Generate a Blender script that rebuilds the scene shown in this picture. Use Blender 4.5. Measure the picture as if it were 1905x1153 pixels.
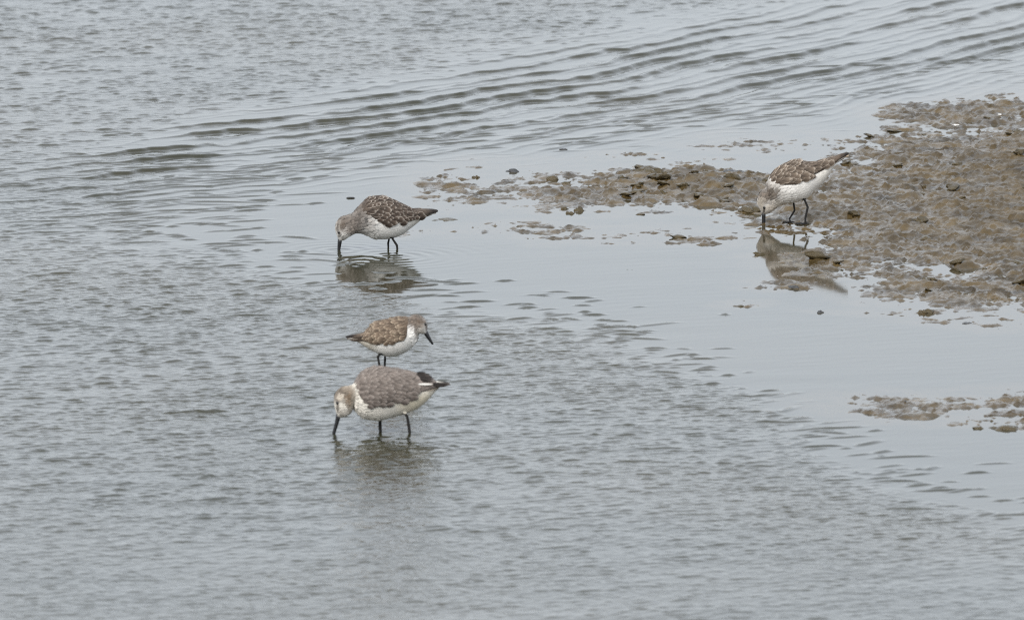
import bpy, bmesh, math
import numpy as np
from mathutils import Vector, Matrix

R = math.radians
for o in list(bpy.data.objects):
    bpy.data.objects.remove(o)
scene = bpy.context.scene
COL = scene.collection

# ------------------------------------------------------------------ camera
ELEV, DIST, LENS, SENSOR = R(8.5), 18.0, 447.0, 36.0
PW, PH = 1905.0, 1153.0                       # photograph size in pixels
CAM = np.array([0.0, -DIST * math.cos(ELEV), DIST * math.sin(ELEV)])
cd = bpy.data.cameras.new('camera')
cam = bpy.data.objects.new('camera', cd)
COL.objects.link(cam)
cam.location = CAM
cam.rotation_euler = (math.pi / 2 - ELEV, 0, 0)
cd.lens, cd.sensor_width = LENS, SENSOR
cd.clip_start, cd.clip_end = 0.5, 2000
cd.dof.use_dof = True
cd.dof.focus_distance = DIST + 0.7
cd.dof.aperture_fstop = 20.0
scene.camera = cam

# ------------------------------------------------------------------ overcast sky and soft sun
SUN_EL, SUN_AZ = R(48), R(205)                # azimuth clockwise from +Y: behind the camera, a little left
world = bpy.data.worlds.new('World')
scene.world = world
world.use_nodes = True
wn, wl = world.node_tree.nodes, world.node_tree.links
bg = wn['Background']
sky = wn.new('ShaderNodeTexSky')
sky.sky_type = 'NISHITA'
sky.sun_disc = False
sky.sun_elevation, sky.sun_rotation = SUN_EL, SUN_AZ
sky.dust_density, sky.air_density, sky.ozone_density = 4.0, 1.0, 1.0
hs = wn.new('ShaderNodeHueSaturation')
hs.inputs['Saturation'].default_value = 0.5
wl.new(sky.outputs['Color'], hs.inputs['Color'])
cloud = wn.new('ShaderNodeMix')               # even cloud cover over the clear sky
cloud.data_type = 'RGBA'
cloud.inputs['Factor'].default_value = 0.78
cloud.inputs[7].default_value = (3.03, 3.27, 3.56, 1)
wl.new(hs.outputs['Color'], cloud.inputs[6])
wl.new(cloud.outputs[2], bg.inputs['Color'])
bg.inputs['Strength'].default_value = 0.13

sd = bpy.data.lights.new('sun', 'SUN')
sd.energy, sd.angle, sd.color = 0.8, R(40), (1.0, 0.96, 0.9)
sun = bpy.data.objects.new('sun', sd)
COL.objects.link(sun)
sv = Vector((math.cos(SUN_EL) * math.sin(SUN_AZ), math.cos(SUN_EL) * math.cos(SUN_AZ), math.sin(SUN_EL)))
sun.rotation_euler = sv.to_track_quat('Z', 'Y').to_euler()
sun.location = sv * 30

vs = scene.view_settings
vs.view_transform, vs.look, vs.gamma, vs.exposure = 'Standard', 'None', 1.0, 1.43
vs.use_curve_mapping = False
scene.cycles.use_denoising = False
scene.cycles.max_bounces = 6
scene.cycles.pixel_filter_type = 'BLACKMAN_HARRIS'
scene.cycles.filter_width = 1.15

# ------------------------------------------------------------------ pixel <-> place
FPX = LENS / SENSOR * PW
RIGHT = np.array([1.0, 0, 0])
UP = np.array([0, math.sin(ELEV), math.cos(ELEV)])
FWD = np.array([0, math.cos(ELEV), -math.sin(ELEV)])

def ray(px, py):
    return FWD + RIGHT * (px - PW / 2) / FPX - UP * (py - PH / 2) / FPX

def ground(px, py, z=0.0):
    d = ray(px, py)
    return CAM + d * ((z - CAM[2]) / d[2])

def project(x, y, z=0.0):
    """where a point of the place stands in the photograph (pixels)"""
    dx, dy, dz = x - CAM[0], y - CAM[1], z - CAM[2]
    w = dy * FWD[1] + dz * FWD[2]
    w = np.maximum(w, 0.5)
    return PW / 2 + FPX * dx / w, PH / 2 - FPX * (dy * UP[1] + dz * UP[2]) / w

def mpp(py):
    g = ground(PW / 2, py)
    return float(np.linalg.norm(g - CAM)) / FPX

# ------------------------------------------------------------------ numeric noise
_rng = np.random.default_rng(7)
_perm = np.concatenate([_rng.permutation(256)] * 3)
_gang = _rng.uniform(0, 2 * np.pi, 256)
_gx, _gy = np.cos(_gang), np.sin(_gang)

def perlin(x, y, seed=0):
    x = np.asarray(x, float) + seed * 37.17
    y = np.asarray(y, float) + seed * 11.93
    xi, yi = np.floor(x).astype(int), np.floor(y).astype(int)
    xf, yf = x - xi, y - yi
    u, v = xf ** 3 * (xf * (xf * 6 - 15) + 10), yf ** 3 * (yf * (yf * 6 - 15) + 10)
    def g(ix, iy, fx, fy):
        h = _perm[_perm[(xi + ix) & 255] + ((yi + iy) & 255)]
        return _gx[h] * fx + _gy[h] * fy
    a = g(0, 0, xf, yf) * (1 - u) + g(1, 0, xf - 1, yf) * u
    b = g(0, 1, xf, yf - 1) * (1 - u) + g(1, 1, xf - 1, yf - 1) * u
    return (a * (1 - v) + b * v) * 1.5

def fbm(x, y, seed=0, n=3):
    s = 0
    for i in range(n):
        s = s + perlin(x * 2 ** i, y * 2 ** i, seed + i) * 0.5 ** i
    return s

def sstep(a, b, x):
    t = np.clip((x - a) / (b - a), 0, 1)
    return t * t * (3 - 2 * t)

# ------------------------------------------------------------------ node helpers
def new_mat(name):
    m = bpy.data.materials.new(name)
    m.use_nodes = True
    return m, m.node_tree.nodes, m.node_tree.links, m.node_tree.nodes['Principled BSDF']

def node(ns, kind, **kw):
    n = ns.new(kind)
    for k, v in kw.items():
        if k in n.inputs:
            n.inputs[k].default_value = v
        else:
            setattr(n, k, v)
    return n

def ramp(ns, stops):
    r = ns.new('ShaderNodeValToRGB')
    e = r.color_ramp.elements
    while len(e) < len(stops):
        e.new(0.5)
    for el, (p, c) in zip(e, stops):
        el.position = p
        el.color = (*c, 1) if len(c) == 3 else c
    return r

def mesh_from(name, verts, faces, mat=None, smooth=True):
    me = bpy.data.meshes.new(name)
    me.from_pydata([tuple(v) for v in verts], [], [tuple(f) for f in faces])
    me.validate()
    if smooth:
        me.polygons.foreach_set('use_smooth', [True] * len(me.polygons))
    if mat:
        me.materials.append(mat)
    me.update()
    return me

def grid_mesh(name, X, Y, Z, mat):
    ny, nx = X.shape
    me = bpy.data.meshes.new(name)
    co = np.stack([X, Y, Z], -1).reshape(-1, 3).astype(np.float32)
    idx = np.arange(nx * ny).reshape(ny, nx)
    q = np.stack([idx[:-1, :-1], idx[:-1, 1:], idx[1:, 1:], idx[1:, :-1]], -1).reshape(-1, 4).astype(np.int32)
    me.vertices.add(len(co))
    me.vertices.foreach_set('co', co.ravel())
    me.loops.add(q.size)
    me.loops.foreach_set('vertex_index', q.ravel())
    me.polygons.add(len(q))
    me.polygons.foreach_set('loop_start', np.arange(0, q.size, 4, dtype=np.int32))
    me.polygons.foreach_set('loop_total', np.full(len(q), 4, np.int32))
    me.polygons.foreach_set('use_smooth', np.ones(len(q), bool))
    me.update(calc_edges=True)
    me.materials.append(mat)
    return me

def add_obj(name, data, parent=None, **props):
    o = bpy.data.objects.new(name, data)
    COL.objects.link(o)
    if parent is not None:
        o.parent = parent
    for k, v in props.items():
        o[k] = v
    return o

def axis(lo, hi, step, reach, growth=1.33):
    core = np.arange(lo, hi + step * 0.5, step)
    out, s, p = [], step, 0.0
    while p < reach:
        s *= growth
        p += s
        out.append(p)
    out = np.array(out)
    return np.concatenate([lo - out[::-1], core, core[-1] + out])

# ------------------------------------------------------------------ materials of the setting
def water_material():
    m, ns, ls, b = new_mat('shallow_water')
    tc = node(ns, 'ShaderNodeTexCoord')
    n1 = node(ns, 'ShaderNodeTexNoise', Scale=1.3, Detail=3.0)
    ls.new(tc.outputs['Object'], n1.inputs['Vector'])
    r = ramp(ns, [(0.35, (0.026, 0.026, 0.014)), (0.65, (0.036, 0.032, 0.016))])
    ls.new(n1.outputs['Fac'], r.inputs['Fac'])
    sh = node(ns, 'ShaderNodeAttribute', attribute_name='shallow')
    mxs = node(ns, 'ShaderNodeMix', data_type='RGBA')
    mxs.inputs[7].default_value = (0.060, 0.048, 0.027, 1)
    ls.new(sh.outputs['Fac'], mxs.inputs['Factor'])
    ls.new(r.outputs['Color'], mxs.inputs[6])
    ls.new(mxs.outputs[2], b.inputs['Base Color'])
    b.inputs['Roughness'].default_value = 0.05
    b.inputs['IOR'].default_value = 1.333
    mp = node(ns, 'ShaderNodeMapping')
    mp.inputs['Rotation'].default_value = (0, 0, R(-25))
    mp.inputs['Scale'].default_value = (0.6, 1.0, 1.0)
    ls.new(tc.outputs['Object'], mp.inputs['Vector'])
    n2 = node(ns, 'ShaderNodeTexNoise', Scale=110.0, Detail=2.0)
    ls.new(mp.outputs['Vector'], n2.inputs['Vector'])
    at = node(ns, 'ShaderNodeAttribute', attribute_name='chop')
    mu = node(ns, 'ShaderNodeMath', operation='MULTIPLY')
    mu.inputs[1].default_value = 0.85
    ls.new(at.outputs['Fac'], mu.inputs[0])
    bp = node(ns, 'ShaderNodeBump', Distance=0.0022)
    ls.new(mu.outputs[0], bp.inputs['Strength'])
    ls.new(n2.outputs['Fac'], bp.inputs['Height'])
    ls.new(bp.outputs['Normal'], b.inputs['Normal'])
    return m

def mud_material(name, dark, light, wet=0.12, scale=60.0, drain=False):
    m, ns, ls, b = new_mat(name)
    tc = node(ns, 'ShaderNodeTexCoord')
    n1 = node(ns, 'ShaderNodeTexNoise', Scale=scale * 0.25, Detail=6.0, Roughness=0.65)
    ls.new(tc.outputs['Object'], n1.inputs['Vector'])
    r = ramp(ns, [(0.32, dark), (0.68, light)])
    ls.new(n1.outputs['Fac'], r.inputs['Fac'])
    ls.new(r.outputs['Color'], b.inputs['Base Color'])
    n2 = node(ns, 'ShaderNodeTexNoise', Scale=scale, Detail=4.0)
    ls.new(tc.outputs['Object'], n2.inputs['Vector'])
    rr = node(ns, 'ShaderNodeMapRange')
    rr.inputs['To Min'].default_value = wet * 0.55
    rr.inputs['To Max'].default_value = wet * 1.6
    ls.new(n2.outputs['Fac'], rr.inputs['Value'])
    if drain:                                  # mud that stands proud has drained a little
        sx = node(ns, 'ShaderNodeSeparateXYZ')
        ls.new(tc.outputs['Object'], sx.inputs[0])
        dz = node(ns, 'ShaderNodeMapRange')
        dz.inputs['From Min'].default_value, dz.inputs['From Max'].default_value = 0.001, 0.010
        dz.inputs['To Min'].default_value, dz.inputs['To Max'].default_value = 0.0, 0.30
        ls.new(sx.outputs['Z'], dz.inputs['Value'])
        ad = node(ns, 'ShaderNodeMath', operation='ADD')
        ls.new(rr.outputs[0], ad.inputs[0])
        ls.new(dz.outputs[0], ad.inputs[1])
        ls.new(ad.outputs[0], b.inputs['Roughness'])
    else:
        ls.new(rr.outputs[0], b.inputs['Roughness'])
    b.inputs['IOR'].default_value = 1.36
    n3 = node(ns, 'ShaderNodeTexNoise', Scale=scale * 3.5, Detail=3.0)
    ls.new(tc.outputs['Object'], n3.inputs['Vector'])
    bp = node(ns, 'ShaderNodeBump', Strength=0.35, Distance=0.002)
    ls.new(n3.outputs['Fac'], bp.inputs['Height'])
    ls.new(bp.outputs['Normal'], b.inputs['Normal'])
    return m

M_WATER = water_material()
M_MUD = mud_material('wet_mud', (0.031, 0.0215, 0.009), (0.112, 0.077, 0.032), drain=True)
M_STONE = mud_material('wet_dark_stone', (0.030, 0.031, 0.034), (0.075, 0.073, 0.070), 0.28, 90)
M_CLOD = mud_material('wet_mud_clod', (0.034, 0.026, 0.012), (0.100, 0.075, 0.034), 0.16, 90)
M_SHELL = mud_material('white_shell', (0.62, 0.60, 0.56), (0.80, 0.78, 0.74), 0.4, 90)

# ------------------------------------------------------------------ the mud flat (one sheet, rises through the water)
ISLES = [  # px centre, py centre, px radius, py radius, crest height (mm)
    (2150, 370, 580, 200, 11), (1820, 360, 340, 150, 7), (1640, 395, 290, 125, 4.5), (1500, 375, 190, 75, 2),
    (1320, 350, 200, 52, 5), (1190, 350, 230, 64, 2.5), (1040, 350, 260, 64, 0.5), (880, 345, 200, 58, 0.0),
    (940, 432, 300, 22, -0.5), (1250, 440, 260, 24, -0.3), (1850, 220, 270, 55, 2.6), (1520, 262, 340, 26, -0.2),
    (1610, 480, 270, 60, 1.8), (1790, 530, 290, 56, 3.5), (1720, 580, 170, 24, -1.2), (1890, 590, 190, 38, -0.8),
    (1880, 742, 280, 32, 1.8), (1890, 785, 190, 24, 2.6), (1690, 755, 220, 34, 0.0), (1480, 530, 150, 22, 0),
    (1400, 570, 100, 9, -0.8), (1560, 580, 80, 8, -1), (1560, 442, 170, 22, 3.0), (1530, 502, 170, 14, 1.2), (1240, 300, 280, 18, 0),
]

def mud_height(X, Y):
    px, py = project(X, Y)
    wx = px + 55 * fbm(X * 5, Y * 3, 3)
    wy = py + 14 * fbm(X * 5, Y * 3, 9)
    base = np.full(X.shape, -14.0)
    for cx, cy, rx, ry, h in ISLES:
        r2 = ((wx - cx) / rx) ** 2 + ((wy - cy) / ry) ** 2
        v = h - (h + 14.0) * np.clip(r2, 0, 4) ** 1.2 * 0.5
        base = np.maximum(base, v)
    ax_, ay_ = X + 0.012 * perlin(X * 40, Y * 26, 27), Y + 0.016 * perlin(X * 40, Y * 26, 28)
    big = np.abs(perlin(ax_ * 20, ay_ * 14, 21)) * 5 + perlin(ax_ * 38, ay_ * 26, 22) * 3.6 + perlin(X * 5, Y * 3.2, 20) * 4 + perlin(X * 12, Y * 8, 23) * 2.6 - 1.6
    small = np.abs(perlin(ax_ * 70, ay_ * 50, 24)) * 3.6 + perlin(ax_ * 110, ay_ * 80, 26) * 3.6 + perlin(X * 150, Y * 105, 25) * 1.2 - 1.6
    film = perlin(X * 9, Y * 20, 29) * 2.2 + perlin(X * 28, Y * 44, 30) * 1.8 + perlin(X * 70, Y * 80, 33) * 0.9      # smeared low streaks
    k = sstep(-6, 3, base)
    k2 = sstep(-13, -5, base)
    base = base + 0.7 * k2
    z = base + big * (0.25 * k2 + 0.75 * k) + small * (0.2 + 0.8 * k) + film * k2
    far = sstep(0, 2.0, np.maximum(np.abs(X) - 1.6, 0) + np.maximum(np.abs(Y) - 3.4, 0))
    return (z * (1 - far) + (-30.0) * far) * 0.001

mx = axis(-0.28, 1.05, 0.0037, 90)
my = axis(-1.45, 2.5, 0.0053, 90)
MX, MY = np.meshgrid(mx, my)
mud = add_obj('mud_flat', grid_mesh('mud_flat', MX, MY, mud_height(MX, MY), M_MUD), kind='structure')

def mud_z(x, y):
    return float(mud_height(np.array([[x]]), np.array([[y]]))[0, 0])

# ------------------------------------------------------------------ the water sheet with its ripples
xs = axis(-1.0, 1.0, 0.0042, 120)
ys = axis(-2.65, 3.65, 0.0036, 120)
WX, WY = np.meshgrid(xs, ys)
PX, PY = project(WX, WY)
near = 1 - sstep(0.0, 0.5, np.maximum(np.abs(WX) - 1.0, 0) + np.maximum(np.abs(WY - 0.5) - 3.15, 0))

def waves(n, lmin, lmax, ang, spread, seed):
    """random wave train, unit rms slope; ang = direction the crests run (degrees from +X)"""
    g = np.random.default_rng(seed)
    h = np.zeros_like(WX)
    for i in range(n):
        lam = math.exp(g.uniform(math.log(lmin), math.log(lmax)))
        a = R(ang + 90 + g.normal(0, spread))
        k = 2 * math.pi / lam
        h += math.sqrt(2.0 / n) / k * np.sin(k * (math.cos(a) * WX + math.sin(a) * WY) + g.uniform(0, 6.28))
    return h

jx = 40 * fbm(WX * 4, WY * 2.5, 31)
jy = 30 * fbm(WX * 4, WY * 2.5, 41)
low_edge = np.interp(PX + jx, [-400, 0, 200, 380, 560, 700, 850, 1000, 1130, 1250, 1400, 1450, 1530, 1700, 1905, 2400],
                     [330, 365, 395, 440, 505, 545, 568, 588, 610, 655, 710, 765, 835, 895, 965, 1090])
up_edge = np.interp(PX + jx, [-400, 0, 200, 400, 600, 900, 1200, 1500, 1905, 2400],
                    [360, 320, 272, 222, 185, 118, 60, 12, -60, -140])
band_edge = np.interp(PX + jx, [-400, 0, 150, 300, 600, 1000, 1300, 1500, 1905, 2400],
                      [470, 440, 410, 360, 305, 262, 222, 188, 158, 120])
low = sstep(-10, 75, PY + jy * 0.5 - low_edge)
upp = sstep(-15, 55, up_edge - PY + jy * 0.5)
left = sstep(330, 40, PX + jx)
chop = np.clip(np.maximum(np.maximum(low, upp), left * 0.9), 0, 1)
band = sstep(-30, 35, PY - up_edge) * sstep(20, -45, PY - band_edge) * sstep(-150, 250, PX)
edge_lo = np.exp(-((PY - low_edge + 8) / 40.0) ** 2)          # sparse crisp streaks along the chop's rim
edge_lf = np.exp(-((PX - 330) / 190.0) ** 2) * sstep(290, 340, PY) * sstep(520, 420, PY)

patch = 0.85 + 0.45 * fbm(WX * 3, WY * 1.6, 51)
patch = np.clip(patch, 0.35, 1.5)
def peaked(h, k):
    """sharper crests, flatter troughs; keeps the rms slope near one"""
    sd = h.std()
    return (np.exp(k * np.clip(h / sd, -3, 2.4)) - 1) / k * sd * math.exp(-0.55 * k)
micro = waves(50, 0.012, 0.018, 18, 30, 1)
fine = peaked(waves(70, 0.015, 0.027, 22, 24, 2), 0.45)
medium = peaked(waves(36, 0.024, 0.042, 26, 18, 5), 0.5)
swell = waves(14, 0.09, 0.17, 14, 14, 3)
# long parallel wavelets, crests curving up to the right; two trains beat and break into lengths
q = PY + 0.06 * PX + 0.00005 * PX ** 2 + 8 * fbm(WX * 3.0, WY * 1.5, 61, 2) + 2.5 * perlin(WX * 14, WY * 8, 66) + 1.2 * perlin(WX * 40, WY * 16, 67)
fringe = np.exp(-((PY - band_edge - 2) / 34.0) ** 2) * sstep(-100, 200, PX)

def at_px(field, px, py):
    g_ = ground(px, py)
    i_, j_ = np.searchsorted(ys, g_[1]), np.searchsorted(xs, g_[0])
    return field[min(max(i_, 0), len(ys) - 1), min(max(j_, 0), len(xs) - 1)], g_

def wavelet(c, ln, sf, sb, h, ang, bend, ruf):
    """one small steep-fronted ripple crest: ln half length, sf / sb widths of its near and far face"""
    r_ = ln * 1.5 + 0.01
    ry = min(r_, abs(math.sin(ang)) * ln * 1.5 + 3 * sb + 0.01)
    i0, i1 = np.searchsorted(ys, [c[1] - ry, c[1] + ry])
    j0, j1 = np.searchsorted(xs, [c[0] - r_, c[0] + r_])
    if i1 - i0 < 2 or j1 - j0 < 2:
        return
    dx, dy = xs[None, j0:j1] - c[0], ys[i0:i1, None] - c[1]
    a = dx * math.cos(ang) + dy * math.sin(ang)
    b = dx * math.sin(ang) - dy * math.cos(ang) + bend * (a * a - ln * ln * 0.3)
    b = b + ruf * np.sin(a * (150 + 90 * bend / 3) + ln * 900) + ruf * np.sin(a * 61 + ln * 500)
    v = D[i0:i1, j0:j1]
    np.maximum(v, h * np.exp(-(a / ln) ** 4) * np.exp(-(b / np.where(b > 0, sf, sb)) ** 2), out=v)

D = np.zeros_like(WX)
gd = np.random.default_rng(77)
dens = np.clip(chop * (0.35 + 0.65 * patch), 0, 1)
for _ in range(64000):                                   # chop
    px_, py_ = gd.uniform(-350, 2250), gd.uniform(-70, 1240)
    dn, c = at_px(dens, px_, py_)
    if gd.uniform() > dn:
        continue
    k = math.exp(gd.normal(0, 0.36))
    wavelet(c, 0.0056 * k * gd.uniform(0.7, 1.9), 0.0036 * k ** 0.4, 0.0042 * k ** 0.4, 0.00112 * (1 - 0.42 * float(sstep(780, 1120, py_))) * k ** 0.7 * gd.uniform(0.3, 1.4),
            R(gd.normal(24, 18)), gd.normal(0, 3.0), 0.0007)
rim = np.clip(edge_lo * 0.9 + edge_lf * 0.9 + fringe * 0.55, 0, 1) * (1 - 0.6 * chop)
for _ in range(9000):                                    # crisp sparse crests along the rim of the chop
    px_, py_ = gd.uniform(-100, 2100), gd.uniform(100, 1100)
    dn, c = at_px(rim, px_, py_)
    if gd.uniform() > dn * 0.60:
        continue
    k = math.exp(gd.normal(0.1, 0.35))
    up_ = py_ < 420
    wavelet(c, (0.024 if up_ else 0.014) * k * gd.uniform(0.6, 1.6), 0.0034 * k ** 0.3, 0.005 * k ** 0.4, 0.0019 * gd.uniform(0.6, 1.3),
            R(gd.normal(24 if up_ else (34 if px_ > 1300 else 8), 14 if up_ else 22)), gd.normal(0, 2.0), 0.0008)
def lines(spacing, hgt, sf, sb, seed):
    """long parallel wavelets: one steep-fronted crest per step of q, broken into lengths"""
    n_ = np.floor(q / spacing + 0.5)
    jit = 0.16 * spacing * perlin(n_ * 3.71, PX / 130.0, seed) + 0.10 * spacing * perlin(n_ * 1.93, PX / 34.0, seed + 1)
    b = (q + jit - n_ * spacing) * mpp(200) / math.sin(ELEV) * np.cos(np.arctan((0.06 + 0.0001 * PX) / math.sin(ELEV)))
    a = np.clip(0.80 + 1.3 * perlin(n_ * 7.31, PX / 200.0, seed + 2) + 0.35 * perlin(n_ * 5.1, PX / 40.0, seed + 3), 0.0, 1.15)
    return hgt * a * np.exp(-(b / np.where(b > 0, sf, sb)) ** 2)
L1 = lines(19.0, 0.0046, 0.0056, 0.010, 210)
L2 = lines(10.5, 0.0019, 0.0038, 0.007, 240)
D = np.maximum(D, np.maximum(band * L1, np.clip(band * 0.5 + fringe, 0, 1) * L2))

H = chop * patch * (0.040 * micro + 0.045 * fine + 0.018 * medium) + (0.1 + 0.9 * chop) * 0.014 * swell
H += band * (0.016 * micro + 0.010 * fine)
H += D + (1 - chop) * 0.003 * medium
# small rings round the bills and legs
for rx, ry, amp in ((631, 466, 0.0006), (735, 478, 0.0007), (725, 475, 0.0005), (622, 806, 0.0006), (709, 818, 0.0006), (762, 817, 0.0006), (1421, 419, 0.0002)):
    g = ground(rx, ry)
    d = np.hypot(WX - g[0], WY - g[1])
    H += amp * np.cos(2 * np.pi * d / 0.024) * np.exp(-d / 0.045) * sstep(0.0, 0.01, d)
# ripples die away where the mud is only just covered
MUDW = mud_height(WX, WY)
shoal = sstep(-0.004, -0.012, MUDW)
H *= near * (0.15 + 0.85 * shoal)
wm = grid_mesh('water', WX, WY, H, M_WATER)
at = wm.attributes.new('chop', 'FLOAT', 'POINT')
at.data.foreach_set('value', np.clip(chop * (patch * 0.8 + (1 - near)) + band * (0.1 + (1 - near)), 0, 1.8).astype(np.float32).ravel())
at = wm.attributes.new('shallow', 'FLOAT', 'POINT')
at.data.foreach_set('value', (sstep(-0.010, 0.0, MUDW) ** 1.5).astype(np.float32).ravel())
water = add_obj('water', wm, kind='structure')

# ------------------------------------------------------------------ clods, pebbles and shells
def lump_mesh(name, seed, mat, rough=0.28, sub=3):
    bm = bmesh.new()
    bmesh.ops.create_icosphere(bm, subdivisions=sub, radius=1.0)
    g = np.random.default_rng(seed)
    off = g.uniform(-20, 20, 3)
    for v in bm.verts:
        c = v.co
        n = float(fbm(np.array(c.x * 1.3 + off[0] + c.z * 0.7), np.array(c.y * 1.3 + off[1] - c.z * 0.9), seed, 3))
        v.co = c * (1 + rough * n * 1.6)
    me = bpy.data.meshes.new(name)
    bm.to_mesh(me)
    bm.free()
    me.polygons.foreach_set('use_smooth', [True] * len(me.polygons))
    me.materials.append(mat)
    return me

grp = np.random.default_rng(5)
clod_meshes = [lump_mesh('mud_clod', 100 + i, M_CLOD, 0.6, 2) for i in range(7)]
placed = 0
tries = 0
while placed < 70 and tries < 6000:
    tries += 1
    cx, cy = grp.uniform(1040, 1960), grp.uniform(225, 560)
    if tries % 5 == 0:
        cx, cy = grp.uniform(1120, 1420), grp.uniform(305, 395)
    p = ground(cx, cy)
    z = mud_z(p[0], p[1])
    if z < -0.001 or (1400 < cx < 1560 and 380 < cy < 470):
        continue
    s = grp.uniform(0.004, 0.0085) * (1.2 if z > 0.006 else 0.9)
    c = add_obj('mud_clod', clod_meshes[placed % 7], mud)
    c.location = (p[0], p[1], z + s * 0.08)
    c.scale = (s * grp.uniform(0.9, 1.7), s * grp.uniform(0.9, 1.5), s * grp.uniform(0.35, 0.6))
    c.rotation_euler = (grp.uniform(-0.3, 0.3), grp.uniform(-0.3, 0.3), grp.uniform(0, 6.28))
    placed += 1

LUMPS = [  # name, px, py of the base, width px, height px, material, label, category
    ('mud_clod', 1206, 327, 50, 22, M_CLOD, 'large rounded olive-brown clod at the far rim of the muddy tongue', 'clod'),
    ('mud_clod', 1251, 327, 27, 15, M_CLOD, 'smaller clod just beside the large rounded olive-brown one', 'clod'),
    ('stone', 1364, 326, 42, 12, M_STONE, 'flat dark slate stone lying behind the clumpy brown mud', 'stone'),
    ('pebble', 1049, 279, 13, 9, M_STONE, 'small dark pebble in open water off the far side of the muddy tongue', 'pebble'),
    ('mud_clod', 955, 320, 24, 11, M_STONE, 'small peaked dark clod between calm water and the thin end of the tongue', 'clod'),
    ('mud_clod', 887, 331, 14, 10, M_CLOD, 'little round clod at the very tip of the muddy tongue', 'clod'),
    ('mud_clod', 1026, 335, 20, 12, M_CLOD, 'round brown clod among the low wet lumps of the tongue', 'clod'),
    ('mud_lump', 828, 411, 44, 8, M_CLOD, 'flat low mud lump beside the tail of the scaly-backed sandpiper', 'mud lump'),
    ('mud_clod', 1060, 398, 15, 12, M_CLOD, 'smaller of two round clods touching at the near side of the tongue', 'clod'),
    ('mud_clod', 1075, 393, 18, 14, M_CLOD, 'larger of two round clods touching at the near side of the tongue', 'clod'),
    ('mud_clod', 1376, 571, 22, 9, M_CLOD, 'low grey clod alone in mirror-calm water, trailing a thin line of mud', 'clod'),
    ('pebble', 1526, 582, 15, 10, M_STONE, 'dark round pebble alone in mirror-calm water with its dark reflection', 'pebble'),
    ('pebble', 1478, 537, 20, 9, M_STONE, 'dark pebble at the end of the low mud streaks below the bird', 'pebble'),
    ('pebble', 1170, 502, 14, 5, M_STONE, 'tiny half-sunk pebble in the middle of the calm channel', 'pebble'),
    ('mud_clod', 1720, 583, 24, 12, M_CLOD, 'peaked brown clod on the islet of low mud off the bank', 'clod'),
    ('pebble', 1798, 602, 22, 9, M_STONE, 'dark flat pebble at the water side of the mud islet', 'pebble'),
    ('mud_clod', 1868, 800, 55, 15, M_CLOD, 'broad dark clod on the thin mud patch in the foreground water', 'clod'),
    ('mud_clod', 1818, 797, 26, 11, M_CLOD, 'narrow clod next to the broad dark one on the foreground mud patch', 'clod'),
    ('mud_clod', 1396, 396, 34, 13, M_CLOD, 'dark wet clod behind the head of the bird on the mud', 'clod'),
    ('shell_fragment', 1777, 236, 13, 4, M_SHELL, 'white shell sliver on the wet fringe of the mud bank', 'shell'),
    ('shell_fragment', 1857, 216, 9, 3, M_SHELL, 'tiny white shell crumb farthest out on the wet mud fringe', 'shell'),
]
for i, (nm, px, py, w, h, mt, lab, cat) in enumerate(LUMPS):
    k = mpp(py)
    p = ground(px, py)
    o = add_obj(nm, lump_mesh(nm, 300 + i, mt, 0.42), label=lab, category=cat)
    rx, rz = w * k / 2, h * k * 0.52
    o.scale = (rx, rx * 0.8, rz)
    o.location = (p[0], p[1] + rx * 0.5, max(-0.001, min(mud_z(p[0], p[1] + rx * 0.5), 0.004)) - 0.001)
    o.rotation_euler = (0, 0, 0)

def twig(name, pts, r, label):
    vs_, fs = tube([Vector(p) for p in pts], [r] * len(pts), 7)
    add_obj(name, mesh_from(name, vs_, fs, M_STONE), label=label, category='twig')

def tube(pts, rads, n=10):
    V, F = [], []
    up = Vector((0, 1, 0))
    for i, p in enumerate(pts):
        t = (pts[min(i + 1, len(pts) - 1)] - pts[max(i - 1, 0)]).normalized()
        a = up.cross(t)
        if a.length < 1e-4:
            a = Vector((1, 0, 0))
        a.normalize()
        b = t.cross(a)
        r = rads[i]
        ra, rb = r if isinstance(r, tuple) else (r, r)
        for j in range(n):
            th = 2 * math.pi * j / n
            V.append(p + a * math.cos(th) * ra + b * math.sin(th) * rb)
    m = len(pts)
    for i in range(m - 1):
        for j in range(n):
            F.append((i * n + j, i * n + (j + 1) % n, (i + 1) * n + (j + 1) % n, (i + 1) * n + j))
    F.append(tuple(range(n))[::-1])
    F.append(tuple((m - 1) * n + j for j in range(n)))
    return V, F

g = ground(650, 369)
twig('twig', [(g[0] - 0.010, g[1], -0.004), (g[0] - 0.002, g[1], 0.0012), (g[0] + 0.006, g[1], 0.001), (g[0] + 0.012, g[1], -0.003)], 0.0011,
     'tiny dark twig just breaking the calm water off the head of the scaly-backed bird')
g = ground(1683, 752)
twig('twig', [(g[0], g[1], -0.01), (g[0] + 0.0005, g[1], 0.002), (g[0] + 0.0012, g[1], 0.0055)], 0.0015,
     'short dark twig standing upright on the thin foreground mud patch')

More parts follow.
